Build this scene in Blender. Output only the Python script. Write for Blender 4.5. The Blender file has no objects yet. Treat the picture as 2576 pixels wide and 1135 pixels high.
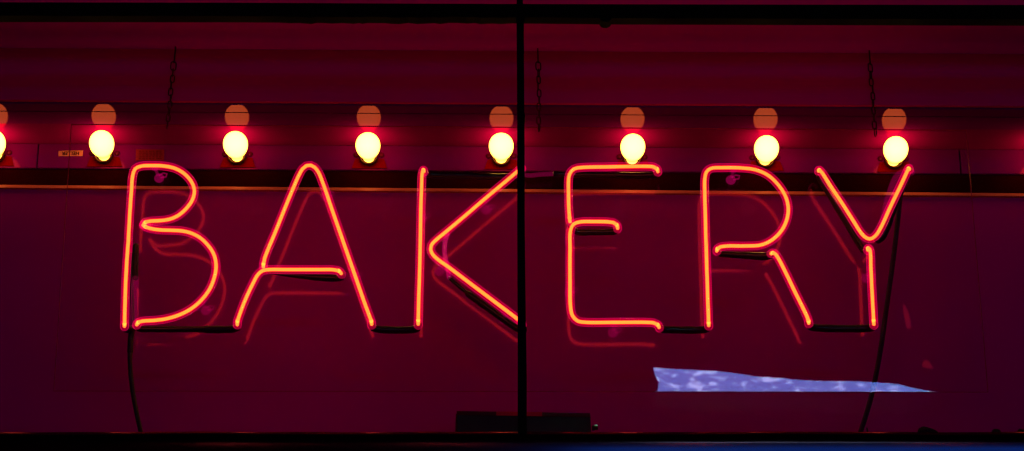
import bpy, bmesh, math, random
from mathutils import Vector, Matrix, Euler
random.seed(7)
sc = bpy.context.scene
COL = sc.collection
# ------------------------------------------------------------------ camera and placing
D, ZC, F, TH = 4.65, 1.5, 5680.0, math.radians(20.5)
CAM = Vector((0, -D, ZC))
FW = Vector((0, math.cos(TH), math.sin(TH))); UP = Vector((0, -math.sin(TH), math.cos(TH)))
def ray(px, py):
    return FW + UP * ((567.5 - py) / F) + Vector((1, 0, 0)) * ((px - 1288) / F)
def P(px, py, y=0.0):
    """the point of the vertical plane y that lies at this place of the photograph"""
    d = ray(px, py)
    return CAM + d * ((y + D) / d.y)
def R(px, py, ym, yt):
    """what a vertical mirror in the plane ym shows there, on the street-side plane yt"""
    a = P(px, py, ym); d = ray(px, py)
    t = (ym - yt) / d.y
    return Vector((a.x + d.x * t, yt, a.z + d.z * t))
cd = bpy.data.cameras.new('camera'); cam = bpy.data.objects.new('camera', cd); COL.objects.link(cam)
cam.location = CAM; cam.rotation_euler = (math.pi / 2 + TH, 0, 0)
cd.sensor_width = 36; cd.lens = 36 * F / 2576; cd.clip_start = .1; cd.clip_end = 500
cd.dof.use_dof = True; cd.dof.focus_distance = 5.0; cd.dof.aperture_fstop = 16
sc.camera = cam

# ------------------------------------------------------------------ materials
def mat(name):
    m = bpy.data.materials.new(name); m.use_nodes = True
    nt = m.node_tree; nt.nodes.clear()
    o = nt.nodes.new('ShaderNodeOutputMaterial')
    return m, nt, o
def N(nt, t, **kw):
    n = nt.nodes.new(t)
    for k, v in kw.items():
        if k in n.inputs: n.inputs[k].default_value = v
        else: setattr(n, k, v)
    return n
def noise_ramp(nt, scale, c0, c1, p0=.35, p1=.7, detail=6, stretch=(1, 1, 1)):
    tc = N(nt, 'ShaderNodeTexCoord'); mp = N(nt, 'ShaderNodeMapping'); mp.inputs['Scale'].default_value = stretch
    nz = N(nt, 'ShaderNodeTexNoise', Scale=scale, Detail=detail)
    rp = N(nt, 'ShaderNodeValToRGB')
    rp.color_ramp.elements[0].position = p0; rp.color_ramp.elements[1].position = p1
    rp.color_ramp.elements[0].color = (*c0, 1); rp.color_ramp.elements[1].color = (*c1, 1)
    nt.links.new(tc.outputs['Object'], mp.inputs['Vector']); nt.links.new(mp.outputs['Vector'], nz.inputs['Vector'])
    nt.links.new(nz.outputs['Fac'], rp.inputs['Fac'])
    return rp, nz
def painted(name, c0, c1, gloss=(0, 0, 0), grough=.05, scale=3, stretch=(1, 1, 1), translucent=0, bump=0, bscale=60, sheen=0, srough=.3):
    """matt paint with faint blotches, plus its own tinted sheen"""
    m, nt, o = mat(name); L = nt.links.new
    rp, nz = noise_ramp(nt, scale, c0, c1, stretch=stretch)
    df = N(nt, 'ShaderNodeBsdfDiffuse', Roughness=.6); L(rp.outputs['Color'], df.inputs['Color'])
    last = df.outputs[0]
    if translucent:
        tr = N(nt, 'ShaderNodeBsdfTranslucent'); tr.inputs['Color'].default_value = (*translucent, 1)
        ad = N(nt, 'ShaderNodeAddShader'); L(last, ad.inputs[0]); L(tr.outputs[0], ad.inputs[1]); last = ad.outputs[0]
    if max(gloss) > 0:
        gl = N(nt, 'ShaderNodeBsdfAnisotropic', Roughness=grough); gl.inputs['Color'].default_value = (*gloss, 1)
        ad = N(nt, 'ShaderNodeAddShader'); L(last, ad.inputs[0]); L(gl.outputs[0], ad.inputs[1]); last = ad.outputs[0]
    if sheen:
        gl = N(nt, 'ShaderNodeBsdfAnisotropic', Roughness=srough); gl.inputs['Color'].default_value = (*sheen, 1)
        ad = N(nt, 'ShaderNodeAddShader'); L(last, ad.inputs[0]); L(gl.outputs[0], ad.inputs[1]); last = ad.outputs[0]
    if bump:
        bn = N(nt, 'ShaderNodeTexNoise', Scale=bscale, Detail=3); bp = N(nt, 'ShaderNodeBump', Strength=bump, Distance=.002)
        L(bn.outputs['Fac'], bp.inputs['Height']); L(bp.outputs[0], df.inputs['Normal'])
    L(last, o.inputs['Surface']); return m
def black(name, base=.006, rough=.35, spec=.5, scale=40, coat=0):
    m, nt, o = mat(name)
    b = N(nt, 'ShaderNodeBsdfPrincipled'); b.inputs['Specular IOR Level'].default_value = spec; b.inputs['Coat Weight'].default_value = coat
    rp, nz = noise_ramp(nt, scale, (base * .6,) * 3, (base * 1.6, base * 1.4, base * 1.4))
    nt.links.new(rp.outputs['Color'], b.inputs['Base Color'])
    mr = N(nt, 'ShaderNodeMapRange'); mr.inputs['To Min'].default_value = rough * .8; mr.inputs['To Max'].default_value = rough * 1.3
    nt.links.new(nz.outputs['Fac'], mr.inputs['Value']); nt.links.new(mr.outputs[0], b.inputs['Roughness'])
    nt.links.new(b.outputs[0], o.inputs['Surface']); return m
def emis(name, col, s=1.0, sample=True):
    m, nt, o = mat(name)
    e = N(nt, 'ShaderNodeEmission', Strength=s); e.inputs['Color'].default_value = (*col, 1)
    nt.links.new(e.outputs[0], o.inputs['Surface'])
    if not sample: m.cycles.emission_sampling = 'NONE'
    return m
def shell(name, col, gloss, power, s=1.0, rim=False):
    """clear gas or glass seen through its thickness: glows by chord length, reflects a little"""
    m, nt, o = mat(name); L = nt.links.new
    lw = N(nt, 'ShaderNodeLayerWeight', Blend=.5)
    inv = N(nt, 'ShaderNodeMath', operation='SUBTRACT'); inv.inputs[0].default_value = 1; inv.inputs[1].default_value = 0; L(lw.outputs['Facing'], inv.inputs[0 if rim else 1])
    pw = N(nt, 'ShaderNodeMath', operation='POWER'); L(inv.outputs[0], pw.inputs[0]); pw.inputs[1].default_value = power
    ms = N(nt, 'ShaderNodeMath', operation='MULTIPLY'); L(pw.outputs[0], ms.inputs[0]); ms.inputs[1].default_value = s
    e = N(nt, 'ShaderNodeEmission'); e.inputs['Color'].default_value = (*col, 1); L(ms.outputs[0], e.inputs['Strength'])
    t = N(nt, 'ShaderNodeBsdfTransparent'); ad = N(nt, 'ShaderNodeAddShader'); L(e.outputs[0], ad.inputs[0]); L(t.outputs[0], ad.inputs[1])
    last = ad.outputs[0]
    if gloss:
        g = N(nt, 'ShaderNodeBsdfAnisotropic', Roughness=.04); mx = N(nt, 'ShaderNodeMixShader', Fac=gloss)
        L(last, mx.inputs[1]); L(g.outputs[0], mx.inputs[2]); last = mx.outputs[0]
    L(last, o.inputs['Surface']); m.cycles.emission_sampling = 'NONE'; return m
def clear(name, ior=1.5, tint=(1, 1, 1), k=1.0, rt=(1, 1, 1)):
    """clear sheet: each face lets light through and mirrors the few percent its index gives"""
    m, nt, o = mat(name); L = nt.links.new
    geo = N(nt, 'ShaderNodeNewGeometry'); mr = N(nt, 'ShaderNodeMapRange')
    mr.inputs['To Min'].default_value = ior; mr.inputs['To Max'].default_value = 1 / ior
    L(geo.outputs['Backfacing'], mr.inputs['Value'])
    fr = N(nt, 'ShaderNodeFresnel'); L(mr.outputs[0], fr.inputs['IOR'])
    mu = N(nt, 'ShaderNodeMath', operation='MULTIPLY', use_clamp=True); L(fr.outputs[0], mu.inputs[0]); mu.inputs[1].default_value = k
    t = N(nt, 'ShaderNodeBsdfTransparent'); t.inputs['Color'].default_value = (*tint, 1)
    g = N(nt, 'ShaderNodeBsdfAnisotropic', Roughness=.0); g.inputs['Color'].default_value = (*rt, 1)
    mx = N(nt, 'ShaderNodeMixShader'); L(mu.outputs[0], mx.inputs[0]); L(t.outputs[0], mx.inputs[1]); L(g.outputs[0], mx.inputs[2])
    L(mx.outputs[0], o.inputs['Surface']); return m

NEON = emis('neon_core', (3.2, .455, .055), 1.0)
BEND = emis('neon_bend', (3.6, .72, .07), 1.0, sample=False)
GAS = shell('neon_gas', (1, 0.0, .006), 0, .4, .34)
GLASS = shell('neon_glass', (1, 0.0, .10), .02, .9, .38, rim=True)
DIMGLASS = shell('dim_glow_glass', (.05, 0.0, .010), .006, .3)  # weak emission stands for neon light caught by the unlit glass
BLACKOUT = black('blackout_paint', .004, .32, .35, 60)
SLEEVE = black('rubber_sleeve', .006, .5, .3)
FRAME = black('window_frame_paint', .0015, .6, .03, 30)
SILL = painted('sill_enamel', (.002, .001, .001), (.004, .002, .002), (.085, .011, .05), .12, 8)
WALL = painted('wall_panel_paint', (.38, .001, .23), (.47, .0015, .29), (.002, .0001, .0004), .05, 1.6, bump=.25, bscale=25)
LIP = painted('edge_glow_tan', (.34, .058, .06), (.44, .078, .08), (.01, .004, .006), .2, 14)  # paler than the wall: the bulbs' glow line is put into its colour
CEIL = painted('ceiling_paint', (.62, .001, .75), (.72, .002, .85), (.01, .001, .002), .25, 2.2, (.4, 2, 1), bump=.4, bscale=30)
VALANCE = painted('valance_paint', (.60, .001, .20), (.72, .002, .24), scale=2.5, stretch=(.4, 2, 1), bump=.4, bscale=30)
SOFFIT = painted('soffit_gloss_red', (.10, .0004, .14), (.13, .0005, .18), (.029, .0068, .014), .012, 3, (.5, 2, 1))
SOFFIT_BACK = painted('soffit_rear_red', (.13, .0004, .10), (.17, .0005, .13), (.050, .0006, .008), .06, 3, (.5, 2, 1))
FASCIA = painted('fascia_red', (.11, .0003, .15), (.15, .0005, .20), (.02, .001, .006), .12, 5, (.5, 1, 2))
DARKTRIM = painted('dark_trim', (.012, .0003, .001), (.02, .0005, .002), (.0, .0, .0), .3, 6)
PATCH = painted('patch_orange_red', (.13, .0002, .001), (.16, .0003, .002), (.0, .0, .0), .2, 9)
SOCKET = painted('socket_bakelite', (.05, .018, .02), (.08, .03, .03), (.03, .01, .01), .3, 30)
SOCKETIN = black('socket_inside', .01, .6, .2)
SCREW = painted('screw_head', (.05, .001, .03), (.08, .002, .04), (.015, .002, .01), .25, 50)
METAL = painted('chain_metal', (.03, .002, .006), (.07, .003, .012), (.02, .004, .006), .3, 80)
LEDGE = painted('ledge_red', (.45, .004, .10), (.60, .006, .14), (.01, .002, .003), .3, 10)  # red chosen so the ledge bounces neon light onto the lower wall
EDGE = painted('cut_acrylic_edge', (.22, .01, .05), (.34, .02, .07), (.05, .02, .03), .2, 40)  # red tone stands for neon light caught in the clear cut edge
PANEL = clear('clear_acrylic', 1.49, k=.8, rt=(.8, .12, 1))
PANE = clear('window_glass', 1.5, (.985, .99, .99), .12)
CABLE = black('cable_rubber', .012, .45, .4)
CABLEP = painted('cable_purplish', (.03, .012, .03), (.05, .02, .05), (.01, .006, .01), .4, 25)  # dull purplish sheath
BOX = black('transformer_case', .010, .5, .25, 15)
TAN = painted('sticker_tan', (.5, .13, .15), (.62, .16, .2), (0, 0, 0), .2, 20)
INK = painted('ink', (.01, .003, .003), (.02, .005, .005))
STK = painted('sticker_red', (.17, .007, .03), (.24, .010, .04), (0, 0, 0), .2, 25)
SMUDGE = painted('sticker_print', (.10, .004, .012), (.14, .006, .016), (0, 0, 0), .2, 60)
STEEL = painted('steel', (.25, .25, .25), (.4, .4, .4), (.3, .3, .3), .2, 20)
STREET = painted('street_brick_dark', (.002, .002, .002), (.004, .004, .004), (0, 0, 0), .5, 2)
# bulb: frosted, slightly yellower towards its rim as frosted glass is
def bulbmat():
    m, nt, o = mat('bulb_frosted'); L = nt.links.new
    lw = N(nt, 'ShaderNodeLayerWeight', Blend=.5)
    rp = N(nt, 'ShaderNodeValToRGB'); cr = rp.color_ramp
    cr.elements[0].position = 0; cr.elements[0].color = (1, .56, .071, 1)
    cr.elements[1].position = 1; cr.elements[1].color = (.10, .022, .004, 1)
    a = cr.elements.new(.66); a.color = (1, .50, .052, 1)
    L(lw.outputs['Facing'], rp.inputs['Fac'])
    e = N(nt, 'ShaderNodeEmission', Strength=12.0); L(rp.outputs['Color'], e.inputs['Color'])
    L(e.outputs[0], o.inputs['Surface']); return m
BULB = bulbmat()

# ------------------------------------------------------------------ helpers
def link(name, bm, m, parent=None, smooth=True, kind=None):
    me = bpy.data.meshes.new(name); bmesh.ops.recalc_face_normals(bm, faces=bm.faces); bm.to_mesh(me); bm.free()
    if smooth is True:
        for p in me.polygons: p.use_smooth = True
    o = bpy.data.objects.new(name, me); COL.objects.link(o)
    for mm in (m if isinstance(m, (list, tuple)) else [m]): me.materials.append(mm)
    if parent: o.parent = parent; o.matrix_parent_inverse = parent.matrix_world.inverted()
    if kind: o['kind'] = kind
    return o
def thing(name, loc, label, cat, group=None):
    o = bpy.data.objects.new(name, None); COL.objects.link(o); o.location = loc; o.empty_display_size = .05
    bpy.context.view_layer.update()
    o.matrix_world = Matrix.Translation(loc)
    tag(o, label, cat, group); return o
def tag(o, label, cat, group=None):
    o['label'] = label; o['category'] = cat
    if group: o['group'] = group
    return o
def prism(bm, quad, y0, y1):
    """quad: points (x,z) or Vectors; extruded from y0 to y1"""
    pts = [(q.x, q.z) if isinstance(q, Vector) else q for q in quad]
    a = [bm.verts.new((x, y0, z)) for x, z in pts]; b = [bm.verts.new((x, y1, z)) for x, z in pts]
    n = len(pts); bm.faces.new(a); bm.faces.new(b[::-1])
    for i in range(n): bm.faces.new((a[i], b[i], b[(i + 1) % n], a[(i + 1) % n]))
    return a + b
def box(bm, x0, x1, y0, y1, z0, z1, bevel=0, shear=0):
    vs = [bm.verts.new((x, y, z - shear * x)) for x in (x0, x1) for y in (y0, y1) for z in (z0, z1)]
    fs = [(0, 1, 3, 2), (4, 6, 7, 5), (0, 4, 5, 1), (2, 3, 7, 6), (0, 2, 6, 4), (1, 5, 7, 3)]
    nf = [bm.faces.new([vs[i] for i in f]) for f in fs]
    if bevel:
        es = {e for f in nf for e in f.edges}
        bmesh.ops.bevel(bm, geom=list(es), offset=bevel, segments=2, affect='EDGES')
def catmull(pts, step=.006):
    out = []
    n = len(pts)
    for i in range(n - 1):
        p0, p1, p2, p3 = pts[max(i - 1, 0)], pts[i], pts[i + 1], pts[min(i + 2, n - 1)]
        # centripetal spline
        def tj(t, a, b): return t + max((b - a).length, 1e-6) ** .5
        if i == 0: p0 = p1 * 2 - p2
        if i == n - 2: p3 = p2 * 2 - p1
        t0 = 0; t1 = tj(t0, p0, p1); t2 = tj(t1, p1, p2); t3 = tj(t2, p2, p3)
        k = max(1, int((p2 - p1).length / step))
        for j in range(k):
            t = t1 + (t2 - t1) * j / k
            A1 = p0 * ((t1 - t) / (t1 - t0)) + p1 * ((t - t0) / (t1 - t0))
            A2 = p1 * ((t2 - t) / (t2 - t1)) + p2 * ((t - t1) / (t2 - t1))
            A3 = p2 * ((t3 - t) / (t3 - t2)) + p3 * ((t - t2) / (t3 - t2))
            B1 = A1 * ((t2 - t) / (t2 - t0)) + A2 * ((t - t0) / (t2 - t0))
            B2 = A2 * ((t3 - t) / (t3 - t1)) + A3 * ((t - t1) / (t3 - t1))
            out.append(B1 * ((t2 - t) / (t2 - t1)) + B2 * ((t - t1) / (t2 - t1)))
    out.append(pts[-1]); return out
def sweep(bm, pts, r, seg=12, smooth=True, wob=0, step=.006):
    """closed round tube along pts; r a number or a function of 0..1"""
    ps = catmull(pts, step) if smooth else pts
    n = len(ps); rf = r if callable(r) else (lambda t: r)
    T = [(ps[min(i + 1, n - 1)] - ps[max(i - 1, 0)]).normalized() for i in range(n)]
    u = T[0].orthogonal().normalized(); rings = []
    ph = random.random() * 9
    def ring(c, t, u, rad):
        v = t.cross(u)
        return [bm.verts.new(c + (u * math.cos(a) + v * math.sin(a)) * rad) for a in (2 * math.pi * k / seg for k in range(seg))]
    for i in range(n):
        u = (u - T[i] * u.dot(T[i])).normalized()
        rad = rf(i / max(n - 1, 1)) * (1 + wob * math.sin(i * .9 + ph) * math.sin(i * .37 + 2 * ph))
        if i == 0:
            for a in (85, 60, 30):
                rings.append(ring(ps[0] - T[0] * rad * .8 * math.sin(math.radians(a)), T[0], u, rad * math.cos(math.radians(a))))
        rings.append(ring(ps[i], T[i], u, rad))
        if i == n - 1:
            for a in (30, 60, 85):
                rings.append(ring(ps[i] + T[i] * rad * .8 * math.sin(math.radians(a)), T[i], u, rad * math.cos(math.radians(a))))
    for a, b in zip(rings, rings[1:]):
        for k in range(seg): bm.faces.new((a[k], a[(k + 1) % seg], b[(k + 1) % seg], b[k]))
    bm.faces.new(rings[0]); bm.faces.new(rings[-1][::-1])
def lathe(bm, prof, mtx, seg=32, close=False):
    """prof (r, h); revolved round local +Z"""
    rings = [[bm.verts.new(mtx @ Vector((r * math.cos(2 * math.pi * k / seg), r * math.sin(2 * math.pi * k / seg), h))) for k in range(seg)] for r, h in prof]
    pr = list(zip(rings, rings[1:])) + ([(rings[-1], rings[0])] if close else [])
    for a, b in pr:
        for k in range(seg): bm.faces.new((a[k], a[(k + 1) % seg], b[(k + 1) % seg], b[k]))
    if not close: bm.faces.new(rings[0][::-1]); bm.faces.new(rings[-1])

# ------------------------------------------------------------------ the neon sign
YP = .077                                   # clear panel behind the tubes
sign = thing('neon_sign', P(1288, 983, YP), 'glowing orange red neon sign spelling BAKERY on a clear panel hung by chains', 'neon sign')
S = {}
S['B'] = [[(313, 822, .022), (313.3, 815, .006), (315.5, 728), (318.8, 661), (322.6, 608), (324.3, 577), (327.7, 519), (331, 475), (333.6, 443), (340, 425), (354, 418.4), (383, 416.8), (414, 418), (440.7, 424), (462.8, 436.5), (480, 455), (488, 473), (488.5, 488), (482.8, 505), (469.5, 523.7), (449.5, 541.4), (427.4, 551.4), (400.8, 555.3), (378, 556.5), (366, 559.5, .006), (361.5, 565, .03)],
          [(360, 566.5, .03), (366, 570.5, .012), (380.8, 575.3), (400.8, 578.4), (431.8, 579.5), (460.6, 581.5), (482.8, 587.3), (505, 599.5), (522.7, 616.7), (536, 636), (542.6, 657), (543.3, 677), (538.2, 701.3), (527, 728), (507.2, 754.5), (482.8, 775.5), (454, 791), (418.5, 802), (383, 806.5), (358, 808), (347.5, 811.5, .006), (343.5, 819, .026)]]
S['A'] = [[(597, 818, .024), (597.5, 808, .006), (602, 794), (618, 752), (638, 710), (648, 692), (660, 681.4), (675, 678.6), (725.6, 678.4), (805, 678.4), (836, 678.6), (852, 681.5, .005), (860, 691, .026)],
          [(662.5, 672, .02), (662.8, 664, .005), (665.5, 651), (673.7, 629), (693.6, 581.5), (717.6, 521.6), (737.5, 473.8), (751.5, 441.9), (761, 425), (771, 417), (781.4, 415.8), (791.4, 421), (801.3, 434), (813.3, 463.8), (837.3, 533.6), (865.2, 613.4), (893, 693), (917, 762), (930, 797), (934, 808, .005), (935, 819, .024)]]
S['K'] = [[(1067, 434, .026), (1065, 428, .008), (1062, 437, 0), (1060.5, 470), (1059, 510), (1057.5, 589.5), (1056, 669), (1053.5, 749), (1052, 806, .004), (1052, 819, .022)],
          [(1313, 424, .03), (1306, 427.5, .005), (1298.5, 434), (1270.6, 457.8), (1222.7, 497.7), (1166.8, 545.6), (1119, 585.5), (1095, 605.5), (1085, 617), (1083.3, 628), (1089, 641), (1103, 654), (1127, 671), (1182.8, 713), (1246.6, 761), (1298.5, 800), (1309, 808, .005), (1314, 818, .03)]]
S['E'] = [[(1655, 434, .03), (1652.5, 425, .008), (1644, 420, .001), (1630, 418.5), (1594.4, 418.7), (1530.6, 420), (1462, 421.6), (1443.5, 425.5), (1433, 438), (1430, 455), (1430, 485.7), (1430.8, 521.6), (1432.8, 548), (1434, 558, .024)],
          [(1554, 577, .03), (1551.5, 566, .008), (1543, 560, .001), (1530, 558.3), (1490.7, 557.5), (1460, 558.3), (1443, 564), (1435.3, 579), (1434, 629), (1434, 709), (1435, 770), (1440, 794), (1453, 807.5), (1474.7, 811), (1550.5, 811), (1626.3, 811), (1645, 812.5), (1654, 817, .006), (1659, 826, .03)]]
S['R'] = [[(1783, 821, .024), (1782.5, 812, .005), (1781, 769), (1777.8, 669), (1775, 569.5), (1773, 489.7), (1773, 450), (1777, 433), (1788.5, 424), (1817.7, 422), (1865.5, 422.7), (1901.4, 427.5), (1933.4, 442), (1961.3, 469.8), (1977.5, 498), (1983, 525.6), (1979, 553.5), (1965, 581.5), (1941, 604.5), (1913.4, 616.6), (1873.5, 619), (1829.6, 619), (1812, 621.4, .002), (1805, 626, .009), (1803, 633, .03)],
          [(1939, 639, .03), (1944, 636.5, .01), (1951, 639.5, 0), (1958, 650), (1977, 687), (2001, 737), (2021, 777), (2031.5, 800), (2034, 808, .006), (2034.5, 815, .026)]]
S['Y'] = [[(2059, 432, .03), (2061, 428, .008), (2068, 435, 0), (2087.8, 465.8), (2119.7, 513.7), (2147.6, 557.5), (2163.5, 582.5), (2173.5, 594.4), (2187.5, 601.4), (2201.4, 594.4), (2215.4, 573.5), (2239.3, 521.6), (2263.3, 471.8), (2280, 436), (2285.5, 424, .004), (2288, 428, .028)],
          [(2183, 631, .028), (2183.5, 625, .01), (2188, 628, 0), (2190.3, 645), (2190.7, 669), (2193.5, 729), (2196.3, 781), (2197.6, 806, .004), (2198.5, 819, .024)]]
def pt(q): return P(q[0], q[1], q[2] if len(q) > 2 else 0.0)
for ch, strokes in S.items():
    a, b, c = bmesh.new(), bmesh.new(), bmesh.new()
    for st in strokes:
        v = [pt(q) for q in st]
        sweep(a, v, .0097, 16); sweep(b, v, .0064, 14); sweep(c, v, .0036, 10)
    g = link('letter', a, GLASS, sign); g['label'] = 'lit neon letter ' + ch
    for st in strokes:
        for q in (st[1], st[-2]):
            e = bmesh.new(); bmesh.ops.create_uvsphere(e, u_segments=12, v_segments=8, radius=.0044, matrix=Matrix.Translation(P(q[0], q[1], q[2] if len(q) > 2 else .003)))
            link('bright_bend', e, BEND, g)
    link('gas_glow', b, GAS, g); link('bright_core', c, NEON, g)
# blacked-out runs of tube between and behind the letters
def r_wrap(a, b, r0=.0068, r1=.0084):
    return lambda t: r1 if a < t < b else r0
BL = [([(344, 820, .026), (349, 827, .034), (368, 828, .037), (480, 828.5, .038), (588, 827.5, .037), (597, 824, .034), (598, 817, .026)], r_wrap(.66, .98)),
      ([(313, 820, .022), (314, 826, .03), (322, 829, .045), (334, 826, .06)], .0080),
      ([(935, 818, .024), (939, 825, .032), (955, 829, .037), (1035, 829.5, .037), (1049, 826, .032), (1053, 818, .022)], .0082),
      ([(1659, 825, .03), (1668, 829, .036), (1690, 830, .038), (1765, 830, .038), (1780, 827, .032), (1783, 820, .024)], .0082),
      ([(2034, 814, .026), (2038, 822, .034), (2055, 825, .038), (2180, 826, .038), (2195, 823, .032), (2199, 817, .024)], .0085),
      ([(861, 691, .026), (859, 697, .034), (845, 699.5, .044), (800, 698, .046), (730, 692, .042), (676, 686, .036)], lambda t: .0080 - .0052 * max(0, t - .35) / .65),
      ([(1803, 632, .03), (1808, 638, .036), (1825, 640, .040), (1880, 643, .042), (1925, 645, .040), (1938, 642, .034)], lambda t: .0064 + .003 * t),
      ([(1554, 576, .03), (1549, 582, .036), (1535, 584, .040), (1490, 584.5, .040), (1450, 583, .040), (1434, 566, .028)], .0070),
      ([(1655, 433, .03), (1650, 440, .04), (1630, 442, .045), (1560, 442, .046), (1500, 441, .046), (1405, 438, .046), (1396, 437.5, .046)], r_wrap(-1, .42, .0066, .0078)),
      ([(1067, 433, .026), (1072, 438, .04), (1090, 440.5, .046), (1190, 442.5, .048), (1200, 444, .048), (1296, 446, .048)], .0078),
      ([(1314, 817, .03), (1318, 832, .05), (1300, 826, .058), (1230, 777, .06), (1172, 735, .06), (1130, 699, .052)], lambda t: .0074 if t < .76 else .0040),
      ([(2059, 431, .03), (2062, 448, .040), (2075, 470, .042), (2120, 545, .044), (2160, 612, .044), (2172, 630, .042), (2181, 632, .034), (2183, 630, .028)], .0070),
      ([(2288, 427, .028), (2284, 440, .04), (2262, 492, .05), (2238, 552, .052), (2218, 596, .054), (2208, 604, .054)], lambda t: .0074 if t < .7 else .0092)]
for pts_, r in BL:
    bm = bmesh.new(); sweep(bm, [pt(q) for q in pts_], r, 12, wob=.05)
    link('blackout_tube', bm, BLACKOUT, sign)
for pts_, r in [([(1396, 437.5, .046), (1360, 439, .046), (1330, 441.5, .046), (1317, 438, .04), (1313, 426, .03)], .0052),
                ([(1127, 590, .05), (1121, 602, .055), (1118.5, 622, .058), (1119, 642, .058), (1124, 665, .056), (1130, 699, .052)], .0056),
                ([(341, 700, .05), (338, 760, .05), (336, 818, .05)], .0085),
                ([(2294, 432, .05), (2262, 440, .06), (2236, 500, .062), (2216, 590, .062)], .0090)]:
    bm = bmesh.new(); sweep(bm, [pt(q) for q in pts_], r, 12)
    link('unlit_tube', bm, DIMGLASS if pts_[0][0] != 1127 else shell('faint_glow_glass', (.16, 0, .03), .05, .3), sign)  # faint emission in place of picked-up neon light
bm = bmesh.new(); sweep(bm, [pt(q) for q in [(341.5, 618, .05), (341, 660, .05), (340.5, 700, .05)]], .0066, 14)
link('electrode_sleeve', bm, SLEEVE, sign)
# clear supports that carry the tubes off the panel
for k, (px, py) in enumerate([(388, 417), (1846, 422), (1545, 811), (1222, 498), (1103, 654), (507, 754), (2191, 672), (1268, 777), (813, 464), (1434, 709), (885, 670), (1059, 520)]):
    a = P(px, py, 0); bm = bmesh.new()
    b = Vector((a.x, YP - .001, a.z))
    lathe(bm, [(.011, 0), (.0115, .002), (.008, .005), (.004, .008), (.0034, .035), (.0042, .058), (.0085, .064), (.0085, .067)], Matrix.Translation(b) @ Matrix.Rotation(math.pi / 2, 4, 'X'), 16)
    sweep(bm, [b + Vector((.006, -.012, -.003)), b + Vector((.017, -.012, -.001)), b + Vector((.019, -.012, .006)), b + Vector((.010, -.012, .008)), b + Vector((.002, -.012, .002))], .0022, 8)
    link('tube_support', bm, DIMGLASS if k > 1 else shell('support_glow_glass', (.085, 0, .018), .004, .3), sign)  # supports emit weakly in place of the light they catch
# the clear panel itself
C4 = [P(179, 312, YP), P(2431, 327, YP), P(2486, 986, YP), P(135, 983, YP)]
bm = bmesh.new(); prism(bm, C4, YP, YP + .005)
pan = link('backing_panel', bm, PANEL, sign, smooth=False)
bm = bmesh.new()
for i in range(4):
    a, b = C4[i], C4[(i + 1) % 4]; sweep(bm, [a + Vector((0, .0025, 0)), b + Vector((0, .0025, 0))], .0011 if i != 2 else .0009, 6, smooth=False)
link('panel_edge', bm, EDGE, pan)

# ------------------------------------------------------------------ chains
def link_mesh(bm, c, ax, side, ln, w, r):
    ax = ax.normalized(); side = (side - ax * side.dot(ax)).normalized(); pts_ = []
    for k in range(17):
        t = 2 * math.pi * k / 16
        pts_.append(c + side * math.cos(t) * w + ax * (math.sin(t) * w + (ln if math.sin(t) > 0.01 else -ln if math.sin(t) < -.01 else 0)))
    n = len(pts_) - 1; seg = 6; nrm = ax.cross(side); rings = []
    for i in range(n):
        tg = (pts_[(i + 1) % n] - pts_[(i - 1) % n]).normalized(); u = nrm; v = tg.cross(u)
        rings.append([bm.verts.new(pts_[i] + (u * math.cos(6.2832 * k / seg) + v * math.sin(6.2832 * k / seg)) * r) for k in range(seg)])
    for i in range(n):
        a, b = rings[i], rings[(i + 1) % n]
        for k in range(seg): bm.faces.new((a[k], a[(k + 1) % seg], b[(k + 1) % seg], b[k]))
chs = [((441, 128), (420, 322), 'dark chain above the letter B, beside the second bulb from the left', 3),
       ((1353, 128), (1357, 330), 'dark chain just right of the black upright bar', 5),
       ((2187, 132), (2203, 342), 'dark chain left of the rightmost bulb, above the Y', 8)]
for (ax_, ay), (bx, by), lab, sd in chs:
    rnd = random.Random(sd)
    a, b = P(ax_, ay, .058), P(bx, by, .060)
    ch = thing('hanging_chain', a, lab, 'chain', 'chains that hold up the clear panel')
    d = (b - a); bm = bmesh.new(); L0 = .030
    sweep(bm, [a + Vector((0, 0, .010)), a, a + d.normalized() * L0], .0017, 8, smooth=False)
    link('hook_rod', bm, METAL, ch)
    bm = bmesh.new(); nl = 10; pitch = (d.length - L0) / nl
    for k in range(nl):
        c = a + d.normalized() * (L0 + pitch * (k + .5)) + Vector((rnd.uniform(-.0012, .0012), 0, 0))
        ang = (k % 2) * 1.35 + rnd.uniform(-.3, .3) + .3
        link_mesh(bm, c, d, Vector((math.cos(ang), math.sin(ang), 0)), pitch * .28, .0045 if k else .0062, .0015)
    link('links', bm, METAL, ch)

# ------------------------------------------------------------------ cables
def cable(pts_, r, m, lab, name='power_cable', wrap=None):
    t = thing(name, pt(pts_[0]), lab, 'cable', 'cables that feed the neon sign')
    bm = bmesh.new(); sweep(bm, [pt(q) for q in pts_], r, 12, step=.01); link('sheath', bm, m, t)
    if wrap:
        bm = bmesh.new(); sweep(bm, [pt(q) for q in wrap], r * 1.22, 12); link('tape_wrap', bm, SLEEVE, t)
cable([(330, 640, .058), (331, 720, .06), (333, 800, .06), (330, 845, .06), (327, 890, .06), (328, 930, .06), (334, 985, .06), (344, 1040, .05), (354, 1086, .04), (362, 1120, .03)], .0052, CABLE,
      'black cable curving down from the foot of the letter B to the sill', wrap=[(335, 815, .06), (329, 850, .06), (327.5, 885, .06)])
cable([(2282, 440, .13), (2268, 478, .15), (2258, 560, .15), (2246, 660, .15), (2232, 760, .14), (2215, 880, .13), (2196, 980, .12), (2180, 1040, .11), (2164, 1090, .10), (2156, 1120, .09)], .0056, CABLEP,
      'purplish cable hanging behind the Y down to the sill, crossing the blue reflection')

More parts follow.
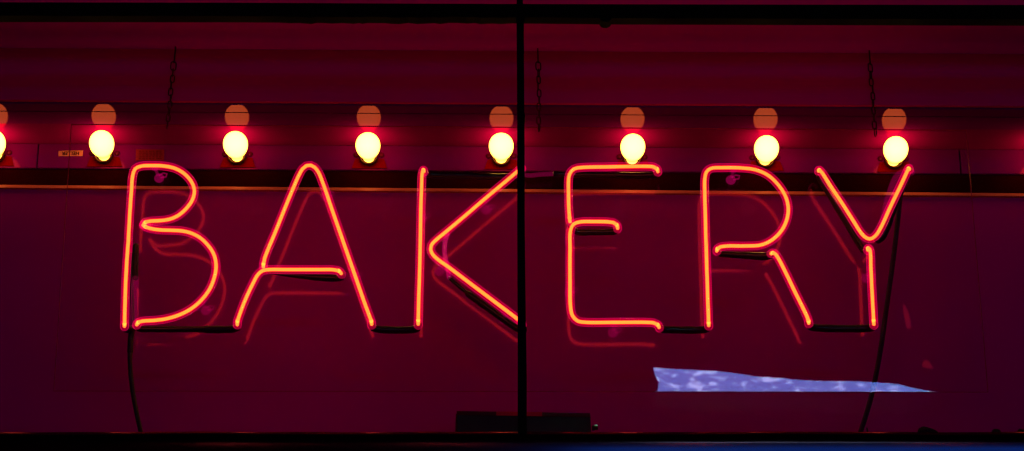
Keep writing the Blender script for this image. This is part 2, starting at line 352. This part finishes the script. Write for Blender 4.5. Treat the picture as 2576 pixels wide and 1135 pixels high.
# ------------------------------------------------------------------ wall panel, light box, soffit, ceiling
X = 2.6; YWALL = .268
zt = lambda px: P(px, 465 + .0085 * px, YWALL).z
a, b = P(0, 467, YWALL), P(2576, 488.5, YWALL); sl = (b.z - a.z) / (b.x - a.x); zw = a.z - sl * a.x
wall = thing('wall_panel', Vector((0, YWALL, 2.5)), 'smooth dark magenta wall panel behind the lower part of the neon letters', 'wall panel')
bm = bmesh.new(); prism(bm, [(-X, 2.55), (X, 2.55), (X, zw + sl * X - .002), (-X, zw - sl * X - .002)], YWALL, YWALL + .006)
link('panel_sheet', bm, WALL, wall, smooth=False)
bm = bmesh.new(); sec = [(YWALL - .0050, zw - .0092), (YWALL - .0066, zw - .0076), (YWALL + .0024, zw + .0028), (YWALL + .0042, zw + .0036), (YWALL + .009, zw + .0036), (YWALL + .009, zw - .0092)]
A_ = [bm.verts.new((-X, y, z - sl * X)) for y, z in sec]; B_ = [bm.verts.new((X, y, z + sl * X)) for y, z in sec]
bm.faces.new(A_); bm.faces.new(B_[::-1])
for i in range(6): bm.faces.new((A_[i], A_[(i + 1) % 6], B_[(i + 1) % 6], B_[i]))
link('top_edge', bm, LIP, wall, smooth=False)

SH = .0066
YF = .315
zc_, zs = 1.5 + 2.194, 1.5 + 2.0592
ceil = None
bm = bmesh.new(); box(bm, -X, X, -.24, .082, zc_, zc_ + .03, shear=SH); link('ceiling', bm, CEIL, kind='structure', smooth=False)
def soff(y0, y1, m, name, z=zs):
    bm = bmesh.new(); box(bm, -X, X, y0, y1, z, z + .02, shear=SH, bevel=.0008); return bm
yA = lambda py: (zs - ZC) / math.tan(TH + math.atan((567.5 - py) / F)) - D      # where the soffit lies at that picture height
sof = thing('soffit', Vector((0, .3, zs)), 'glossy red boarded soffit directly above the row of bulbs', 'soffit')
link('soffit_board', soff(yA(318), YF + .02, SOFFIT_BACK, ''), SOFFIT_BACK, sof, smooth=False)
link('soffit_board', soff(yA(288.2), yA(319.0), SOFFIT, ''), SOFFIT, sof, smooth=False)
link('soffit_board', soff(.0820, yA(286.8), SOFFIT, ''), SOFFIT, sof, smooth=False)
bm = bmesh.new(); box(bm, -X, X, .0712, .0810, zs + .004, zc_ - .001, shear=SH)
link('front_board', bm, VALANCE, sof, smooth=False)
bm = bmesh.new(); box(bm, -X, X, .0825, YF + .05, zs + .022, zs + .04, shear=SH); link('backing_board', bm, DARKTRIM, sof, smooth=False)

lb = thing('lamp_rail', Vector((0, YF, 3.55)), 'long red painted rail that carries the row of bulbs, with two upright seams', 'lamp rail')
zfb = P(1288, 430, YF).z; zft = zs - .001
xs = [-X, P(95, 390, YF).x, P(2415, 400, YF).x, X]
for i in range(3):
    bm = bmesh.new(); box(bm, xs[i] + .0013, xs[i + 1] - .0013, YF, YF + .02, zfb, zft - .0015, bevel=.0012, shear=SH)
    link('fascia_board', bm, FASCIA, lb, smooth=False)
bm = bmesh.new(); box(bm, -X, X, YF + .022, YF + .03, 3.25, zs, shear=SH); link('back_board', bm, DARKTRIM, lb, smooth=False)
bm = bmesh.new(); box(bm, -X, X, YF + .004, YF + .02, zfb - .06, zfb - .001, bevel=.002, shear=SH); link('lower_trim', bm, DARKTRIM, lb, smooth=False)

# stickers on the rail
st = thing('sticker', P(177, 386, YF), 'small tan sticker with upside down black letters near the left bulb', 'sticker')
bm = bmesh.new(); prism(bm, [P(147, 393.5, YF), P(208, 393, YF), P(209, 379, YF), P(147.5, 380, YF)], YF - .0012, YF - .0002); link('paper', bm, TAN, st, smooth=False)
fc = bpy.data.curves.new('lettering', 'FONT'); fc.body = 'HELLER'; fc.size = .0125; fc.extrude = .0002; fc.align_x = 'CENTER'; fc.align_y = 'CENTER'; fc.offset = .0003
fo = bpy.data.objects.new('lettering', fc); COL.objects.link(fo); fc.materials.append(INK); 
fo_m = Matrix.Translation(P(178, 386, YF) + Vector((0, -.0016, 0))) @ Euler((math.pi / 2, math.pi, 0)).to_matrix().to_4x4() 
bpy.context.view_layer.update(); me_ = bpy.data.meshes.new_from_object(fo); bpy.data.objects.remove(fo)
fo = bpy.data.objects.new('lettering', me_); COL.objects.link(fo); fo.parent = st; fo.matrix_parent_inverse = st.matrix_world.inverted(); fo.matrix_basis = fo_m
st2 = thing('sticker', P(377, 390, YF), 'larger faded red sticker with smudged print above the letter B', 'sticker')
bm = bmesh.new(); prism(bm, [P(341, 404, YF), P(413, 405, YF), P(413.5, 377, YF), P(342, 376, YF)], YF - .0012, YF - .0002); link('paper', bm, STK, st2, smooth=False)
bm = bmesh.new()
for k in range(5):
    y = 380 + k * 4.6
    for s in range(7):
        x0 = 350 + s * 8.6 + random.uniform(-1, 1); w = random.uniform(4, 7.5)
        prism(bm, [P(x0, y + 2.6, YF), P(x0 + w, y + 2.6, YF), P(x0 + w, y, YF), P(x0, y, YF)], YF - .0017, YF - .0013)
link('print', bm, SMUDGE, st2, smooth=False)

# ------------------------------------------------------------------ bulbs
bulbs = [(-9, 'lit bulb at the far left, cut by the edge of the photo', 0, .00), (262.5, 'lit bulb between the tan sticker and the red sticker', -.06, .0), (597, 'lit bulb above the gap between B and A', -.02, 0),
         (928, 'lit bulb above right of the A, left of the K', -.01, .01), (1261, 'lit bulb next to the black upright bar', -.02, 0), (1590, 'lit bulb directly above the top bar of the E', 0, 0),
         (1924, 'lit bulb directly above the curve of the R', .05, .02), (2247, 'lit bulb above the opening of the Y', .06, .02), (2626, 'lit bulb beyond the right edge at the end of the row', 0, 0)]
PROF = [(.0135, 0), (.0142, .006), (.0152, .014), (.0175, .025), (.0214, .038), (.0252, .051), (.0279, .063), (.0290, .074), (.0286, .0845), (.0264, .0945), (.0218, .1030), (.0150, .1085), (.0070, .1108), (.0015, .1112)]
def lamp():
    t = thing('wall_lamp', Vector((0, 0, 0)), 'lit bulb', 'light bulb', 'row of lit frosted bulbs')
    M0 = Matrix.Rotation(math.pi / 2, 4, 'X')       # local z -> -y, towards the street
    bm = bmesh.new(); lathe(bm, PROF, Matrix.Translation((0, -.005, 0)) @ M0, 40); link('bulb', bm, BULB, t)
    bm = bmesh.new(); lathe(bm, [(.0175, 0), (.0206, 0), (.0210, .008), (.0210, .016), (.0204, .0178), (.0186, .0178), (.0180, .016), (.0178, .008)], M0, 40, close=True)
    so = link('socket', bm, SOCKET, t)
    bm = bmesh.new(); lathe(bm, [(.0001, .003), (.0176, .003), (.0176, .009), (.0001, .009)], M0, 24); link('socket_insert', bm, SOCKETIN, so)
    bm = bmesh.new(); prism(bm, [(-.040, -.0262), (.044, -.0262), (.036, -.002), (-.032, -.002)], -.0030, -.0005); link('bright_patch', bm, PATCH, t, smooth=False)  # orange-red trapezoid for the bright patch below the socket
    for s in (-1, 1):
        bm = bmesh.new(); lathe(bm, [(.0001, .0005), (.0066, .0005), (.0066, .0015), (.0050, .0038), (.0020, .0046), (.0001, .0046)], Matrix.Translation((s * .0300, 0, .008)) @ M0, 16)
        link('screw', bm, SCREW, t)
    return t
l0 = lamp(); kids = list(l0.children)
for i, (px, lab, rz, rx) in enumerate(bulbs):
    if i == 0: t = l0
    else:
        t = l0.copy(); COL.objects.link(t)
        for k in kids:
            c = k.copy(); COL.objects.link(c); c.parent = t; c.matrix_parent_inverse = Matrix.Identity(4)
            for g in k.children:
                g2 = g.copy(); COL.objects.link(g2); g2.parent = c
            if c.name.startswith('bulb'): c.rotation_euler = (rx, 0, .09 * (1288 - px) / 1000)
            c.matrix_basis = c.matrix_basis
    for c in t.children: c.matrix_parent_inverse = Matrix.Identity(4)
    t['label'] = lab
    p = P(px, 401 + SH * (px - 1288), YF); t.matrix_world = Matrix.Translation(p)
    for c in t.children:
        if c.name.startswith('bulb'): c.rotation_euler = (rx, 0, .09 * (1288 - px) / 1000)

# ------------------------------------------------------------------ window frame in front
YW = -.22
wf = thing('window_frame', P(1310, 1087, YW), 'black painted window frame with one upright bar in front of the neon sign', 'window frame')
def strip(pts_lo, pts_hi, y0, y1):
    bm = bmesh.new(); prism(bm, [P(x, y, YW) for x, y in pts_lo] + [P(x, y, YW) for x, y in pts_hi[::-1]], y0, y1); return bm
lo = [(-900, 47), (0, 50), (80, 50), (300, 50.2), (560, 50.4)]
x = 730
rr = random.Random(4)
lo += [(700, 51)]
while x < 1285:
    lo.append((x, 52 + rr.choice([0, .6, 2.2, 2.6, 1.5, 2.8, .4]))); x += rr.choice([9, 14, 22, 30])
lo += [(1288, 53), (1508, 55.5), (1511, 61), (1517, 64.5), (1527, 65), (1535, 61), (1538, 55.8), (1932, 57), (2576, 59), (3500, 62)]
hi = [(-900, 14), (0, 16.3), (640, 17.5), (1288, 20.5), (1932, 22), (2576, 23), (3500, 26)]
link('top_bar', strip(lo, hi, YW - .02, YW + .012), FRAME, wf, smooth=False)
bm = bmesh.new()
ml = [(1296.5, -300), (1300, 0), (1299.5, 60), (1301, 300), (1301, 560), (1302, 800), (1302.5, 950), (1302.2, 1100)]
mr_ = [(1313, -300), (1314.5, 0), (1317.5, 60), (1319, 290), (1321, 300), (1319.5, 310), (1320, 560), (1322.5, 800), (1325, 950), (1325, 1100)]
prism(bm, [P(x, y, YW) for x, y in ml] + [P(x, y, YW) for x, y in mr_[::-1]], YW - .0185, YW + .010)
link('mullion', bm, FRAME, wf, smooth=False)
# sill: rounded glossy bar, its face leans a little back at the top
z0 = P(1288, 1087.5, YW).z
prof = []
Rr = .018
for k in range(17):
    a = math.radians(90 - k * 82 / 16); prof.append((YW - Rr * math.cos(a), z0 - Rr + Rr * math.sin(a)))
yy, zz = prof[-1]
h = .0012
while zz > z0 - .14:
    d = (z0 - zz)
    al = math.radians(8.5 - (d - .0155) * 640 if d < .0245 else 2.7 - (d - .0245) * 1150 if d < .0268 else -(d - .0268) * 130)
    yy -= math.tan(al) * h; zz -= h; prof.append((yy, zz))
bm = bmesh.new(); nx = 60; rows = []
rs = random.Random(3)
outline = [(YW + .05, z0 - .0015)] + prof + [(YW + .05, z0 - .14)]
for i in range(nx + 1):
    x = -X + 2 * X * i / nx
    wob = .0006 * math.sin(i * .9) + .0004 * math.sin(i * 2.3)
    rows.append([bm.verts.new((x, y, z + wob * (1 if j < 17 else .3))) for j, (y, z) in enumerate(outline)])
for a, b in zip(rows, rows[1:]):
    for j in range(len(outline)):
        k = (j + 1) % len(outline); bm.faces.new((a[j], a[k], b[k], b[j]))
bm.faces.new(rows[0]); bm.faces.new(rows[-1][::-1])
link('sill', bm, SILL, wf)
tilt = math.tan(math.radians(3))
for x0, x1 in ((-X, P(1309, 600, YW).x - .001), (P(1314, 600, YW).x + .001, X)):
    bm = bmesh.new(); zb, ztp = z0 - .001, P(1288, 48, YW).z
    pts8 = [Vector((x, YW + .004 + (z - zb) * tilt + o, z)) for x in (x0, x1) for z in (zb, ztp) for o in (0, .004)]
    v = [bm.verts.new(q) for q in pts8]
    for f in ((0, 1, 3, 2), (4, 6, 7, 5), (0, 4, 5, 1), (2, 3, 7, 6), (0, 2, 6, 4), (1, 5, 7, 3)): bm.faces.new([v[i] for i in f])
    link('glass_pane', bm, PANE, wf, smooth=False)
# ledge inside
bm = bmesh.new(); box(bm, -X, X, YW + .052, .19, z0 - .02, z0 - .0035); o = link('ledge', bm, LEDGE, None, smooth=False); o['kind'] = 'structure'
# bits lying on the sill
def lump(name, outline_, y, lab, depth=.012):
    bm = bmesh.new(); prism(bm, [P(x_, y_, y) for x_, y_ in outline_], y - depth / 2, y + depth / 2)
    bmesh.ops.bevel(bm, geom=list(bm.edges), offset=.0012, segments=2, affect='EDGES')
    o = link(name, bm, SLEEVE); tag(o, lab, 'debris', 'crumbs of debris lying on the sill')
lump('debris', [(2309, 1090), (2309, 1080), (2313, 1078), (2320, 1074), (2328, 1075), (2340, 1079), (2350, 1083), (2358, 1087), (2360, 1090)], -.19, 'dark wedge shaped lump of debris on the sill below the orange glints')
lump('debris', [(2494, 1090), (2495, 1083), (2500, 1080), (2508, 1081), (2515, 1083), (2518, 1090)], -.19, 'low dark crumb on the sill near the right edge')
lump('debris', [(2559, 1090), (2560, 1082), (2566, 1079), (2569, 1084), (2576, 1082), (2582, 1084), (2584, 1090)], -.19, 'dark double crumb on the sill at the right edge')
lump('debris', [(2181, 1090), (2181, 1082), (2178.5, 1075), (2181, 1073), (2184, 1082), (2186, 1090)], -.19, 'thin upright dark splinter on the sill beside the right cable', .003)

# ------------------------------------------------------------------ transformer on the ledge
tf = thing('transformer', P(1317, 1090, .06), 'low black transformer box on the sill behind the upright bar', 'transformer')
def pbox(bm, x0, x1, y0, y1, q0, q1, d0, d1, bevel=.001):
    a, b = P(x0, y1, d0), P(x1, y0, d0)
    box(bm, a.x, b.x, d0, d1, a.z, b.z, bevel)
bm = bmesh.new(); prism(bm, [P(1151, 1110, .05), P(1488, 1110, .05), P(1485.5, 1048.5, .05), P(1150, 1043, .05)], .05, .12); link('case', bm, BOX, tf, smooth=False)
LIDM = painted('transformer_lid', (.05, .002, .004), (.08, .003, .006), (.01, .004, .006), .3, 12)  # redder and lighter than the case: caught light put into the colour
bm = bmesh.new(); prism(bm, [P(1148.5, 1043.5, .047), P(1485.5, 1049, .047), P(1484, 1039.5, .047), P(1149, 1034, .047)], .047, .12); link('lid', bm, LIDM, tf, smooth=False)
bm = bmesh.new(); prism(bm, [P(1248, 1045, .045), P(1364, 1047, .045), P(1363.5, 1037, .045), P(1249, 1035.2, .045)], .0445, .0465); link('tape', bm, painted('red_tape', (.42, .003, .05), (.5, .004, .06)), tf, smooth=False)
bm = bmesh.new(); prism(bm, [P(1144.5, 1110, .055), P(1150, 1110, .055), P(1149, 1043, .055), P(1147, 1040, .055)], .055, .118); link('end_cap', bm, LIDM, tf, smooth=False)
bm = bmesh.new(); a = P(1489, 1077, .07); lathe(bm, [(.0001, 0), (.006, 0), (.006, .006), (.0042, .0065), (.0042, .013), (.0001, .013)], Matrix.Translation(a) @ Matrix.Rotation(math.pi / 2, 4, 'Y'), 14)
tm = link('terminal', bm, BOX, tf)
bm = bmesh.new(); box(bm, P(1495, 1069, .06).x, P(1503, 1069, .06).x, .06, .064, P(1500, 1071, .06).z, P(1500, 1068, .06).z, .0004); link('terminal_clip', bm, STEEL, tm, smooth=False)

# ------------------------------------------------------------------ the street side, seen only mirrored in the panel and the sill
YB = -12.0
sky = [(1636, 925), (1700, 928), (1760, 931), (1810, 934), (1860, 940), (1900, 946.5), (1960, 950.5), (2020, 956.5), (2080, 959), (2140, 959), (2200, 961), (2260, 966), (2285, 973), (2328, 982.5), (2450, 1000), (2650, 1030), (5200, 1060)]
low = [(-9000, 1060), (1560, 1060), (1590, 1000), (1653, 984), (1643, 968), (1638, 945)]
upper = thing('street_building', Vector((0, YB, 0)), 'unlit building side across the street mirrored in the clear panel', 'building')
line = [R(x_, y_, YP, YB - .25) for x_, y_ in low + sky]
bm = bmesh.new(); prism(bm, line + [Vector((line[-1].x, YB, 45)), Vector((line[0].x, YB, 45))], YB - .25, YB)
link('upper_storeys', bm, STREET, upper, smooth=False)
RZ = lambda py: R(1288, py, YP, YB).z
bm = bmesh.new(); box(bm, line[0].x, 30, YB - .8, YB + .12, RZ(1290), RZ(1003)); link('sky_block_band', bm, STREET, upper, smooth=False)  # unseen band added to block the sky between its two gaps
bm = bmesh.new(); box(bm, line[0].x, 30, YB - 1.2, YB + .3, 0, RZ(1620)); link('lower_storeys', bm, STREET, upper, smooth=False)
bm = bmesh.new(); box(bm, line[0].x, R(1450, 1200, YP, YB).x, YB - 1.1, YB + .1, RZ(1620) - .05, RZ(1290) + .05); link('corner_block', bm, STREET, upper, smooth=False)
bm = bmesh.new(); box(bm, R(3600, 1200, YP, YB).x, 75, YB - 1.0, YB + .2, 0, 45); link('sky_block_wing', bm, STREET, upper, smooth=False)  # unseen wing added to stop sky light leaking in at the right
bm = bmesh.new(); box(bm, -60, 60, -60, 1.0, -.02, 0); g = link('pavement', bm, STREET, None, smooth=False); g['kind'] = 'structure'
def skymat():
    m, nt, o = mat('sky_clouds'); L = nt.links.new
    tc = N(nt, 'ShaderNodeTexCoord'); mp = N(nt, 'ShaderNodeMapping'); mp.inputs['Scale'].default_value = (.55, 1, 1.5)
    nz = N(nt, 'ShaderNodeTexNoise', Scale=5, Detail=4, Roughness=.55); rp = N(nt, 'ShaderNodeValToRGB'); cr = rp.color_ramp
    cr.elements[0].position = .52; cr.elements[0].color = (.28, 2.7, 1.30, 1); cr.elements[1].position = .60; cr.elements[1].color = (1.4, 9.0, 2.4, 1)
    sx = N(nt, 'ShaderNodeSeparateXYZ'); L(tc.outputs['Object'], sx.inputs[0])
    mr = N(nt, 'ShaderNodeMapRange'); mr.inputs['From Min'].default_value = 7; mr.inputs['From Max'].default_value = 11
    L(sx.outputs['X'], mr.inputs['Value'])
    mx = N(nt, 'ShaderNodeMix', data_type='RGBA'); L(mr.outputs[0], mx.inputs[0]); L(rp.outputs['Color'], mx.inputs[6]); mx.inputs[7].default_value = (.32, 5.6, 2.0, 1)
    e = N(nt, 'ShaderNodeEmission', Strength=6.0); L(tc.outputs['Object'], mp.inputs[0]); L(mp.outputs[0], nz.inputs[0]); L(nz.outputs[0], rp.inputs[0]); 
    mz = N(nt, 'ShaderNodeMapRange'); mz.inputs['From Min'].default_value = 12.6; mz.inputs['From Max'].default_value = 14.2; L(sx.outputs['Z'], mz.inputs['Value'])
    m2 = N(nt, 'ShaderNodeMix', data_type='RGBA'); L(mz.outputs[0], m2.inputs[0]); m2.inputs[6].default_value = (.004, .26, .50, 1); L(mx.outputs[2], m2.inputs[7]); L(m2.outputs[2], e.inputs[0]); L(e.outputs[0], o.inputs[0]); return m
bm = bmesh.new(); YS = -40
box(bm, -60, 90, YS - .5, YS, 0, 40); o = link('sky', bm, skymat(), None, smooth=False); o['kind'] = 'structure'
# far warm lamps of the street
amb = emis('street_lamp_glow', (1, .55, .16), 30.0)
for px, lab in ((600, 'warm street lamp glinting on the sill below the gap between B and A'), (1140, 'warm street lamp glinting on the sill left of the upright bar'), (1738, 'warm street lamp glinting on the sill below the blue reflection'), (2362, 'warm street lamp glinting on the sill near the right edge')):
    c = R(px, 1116.5, YW - .01, YB + .6)
    t = thing('street_lamp', c, lab, 'street lamp', 'street lamps glinting in the sill')
    bm = bmesh.new(); bmesh.ops.create_uvsphere(bm, u_segments=16, v_segments=10, radius=.04, matrix=Matrix.Translation(c)); link('globe', bm, amb, t)
    bm = bmesh.new(); sweep(bm, [c + Vector((0, 0, .05)), c + Vector((0, -.1, .12)), c + Vector((0, -.55, .12))], .02, 8); link('arm', bm, STREET, t)
flk = emis('amber_light', (1.0, .13, .05), 1.5)  # added glowing patches, shaped to give the amber flecks in the panel
for k, (pl, lab) in enumerate((([(2272, 765), (2278, 775), (2285, 790), (2289, 808), (2291, 826), (2282, 823), (2277, 805), (2273, 785)], 'tall amber glowing patch added to mirror right of the Y'),
                ([(2321, 921), (2322, 911), (2326, 905), (2333, 910), (2341, 919), (2347, 926), (2335, 925)], 'small amber glowing patch added to mirror at lower right'))):
    q = [R(x_, y_, YP, YB + .02) for x_, y_ in pl]
    bm = bmesh.new(); prism(bm, q, YB + .002, YB + .05); o = link('amber_patch', bm, flk, None, smooth=False); tag(o, lab, 'glowing patch', 'amber glowing patches added to mirror in the panel')

# added fill lamp on the street side, lifts the window's dark edges
ld = bpy.data.lights.new('street_fill', 'AREA'); ld.shape = 'RECTANGLE'; ld.size = 7; ld.size_y = 2.2; ld.energy = 32; ld.color = (1, .012, .42)
lo_ = bpy.data.objects.new('street_fill', ld); COL.objects.link(lo_); lo_.location = (0, -8.2, 1.9); lo_.rotation_euler = (math.radians(98), 0, 0)
# ------------------------------------------------------------------ world
w = bpy.data.worlds.new('World'); sc.world = w; w.use_nodes = True
w.node_tree.nodes['Background'].inputs[0].default_value = (.040, .001, .010, 1)
w.node_tree.nodes['Background'].inputs[1].default_value = .8
# ------------------------------------------------------------------ render
sc.render.engine = 'CYCLES'
sc.view_settings.view_transform = 'Standard'; sc.view_settings.look = 'None'; sc.view_settings.exposure = 0; sc.view_settings.gamma = 1
c = sc.cycles; c.use_denoising = True; c.max_bounces = 10; c.transparent_max_bounces = 48; c.glossy_bounces = 5; c.diffuse_bounces = 4; c.sample_clamp_indirect = 6; c.caustics_reflective = True
c.use_light_tree = True; c.filter_width = 1.35
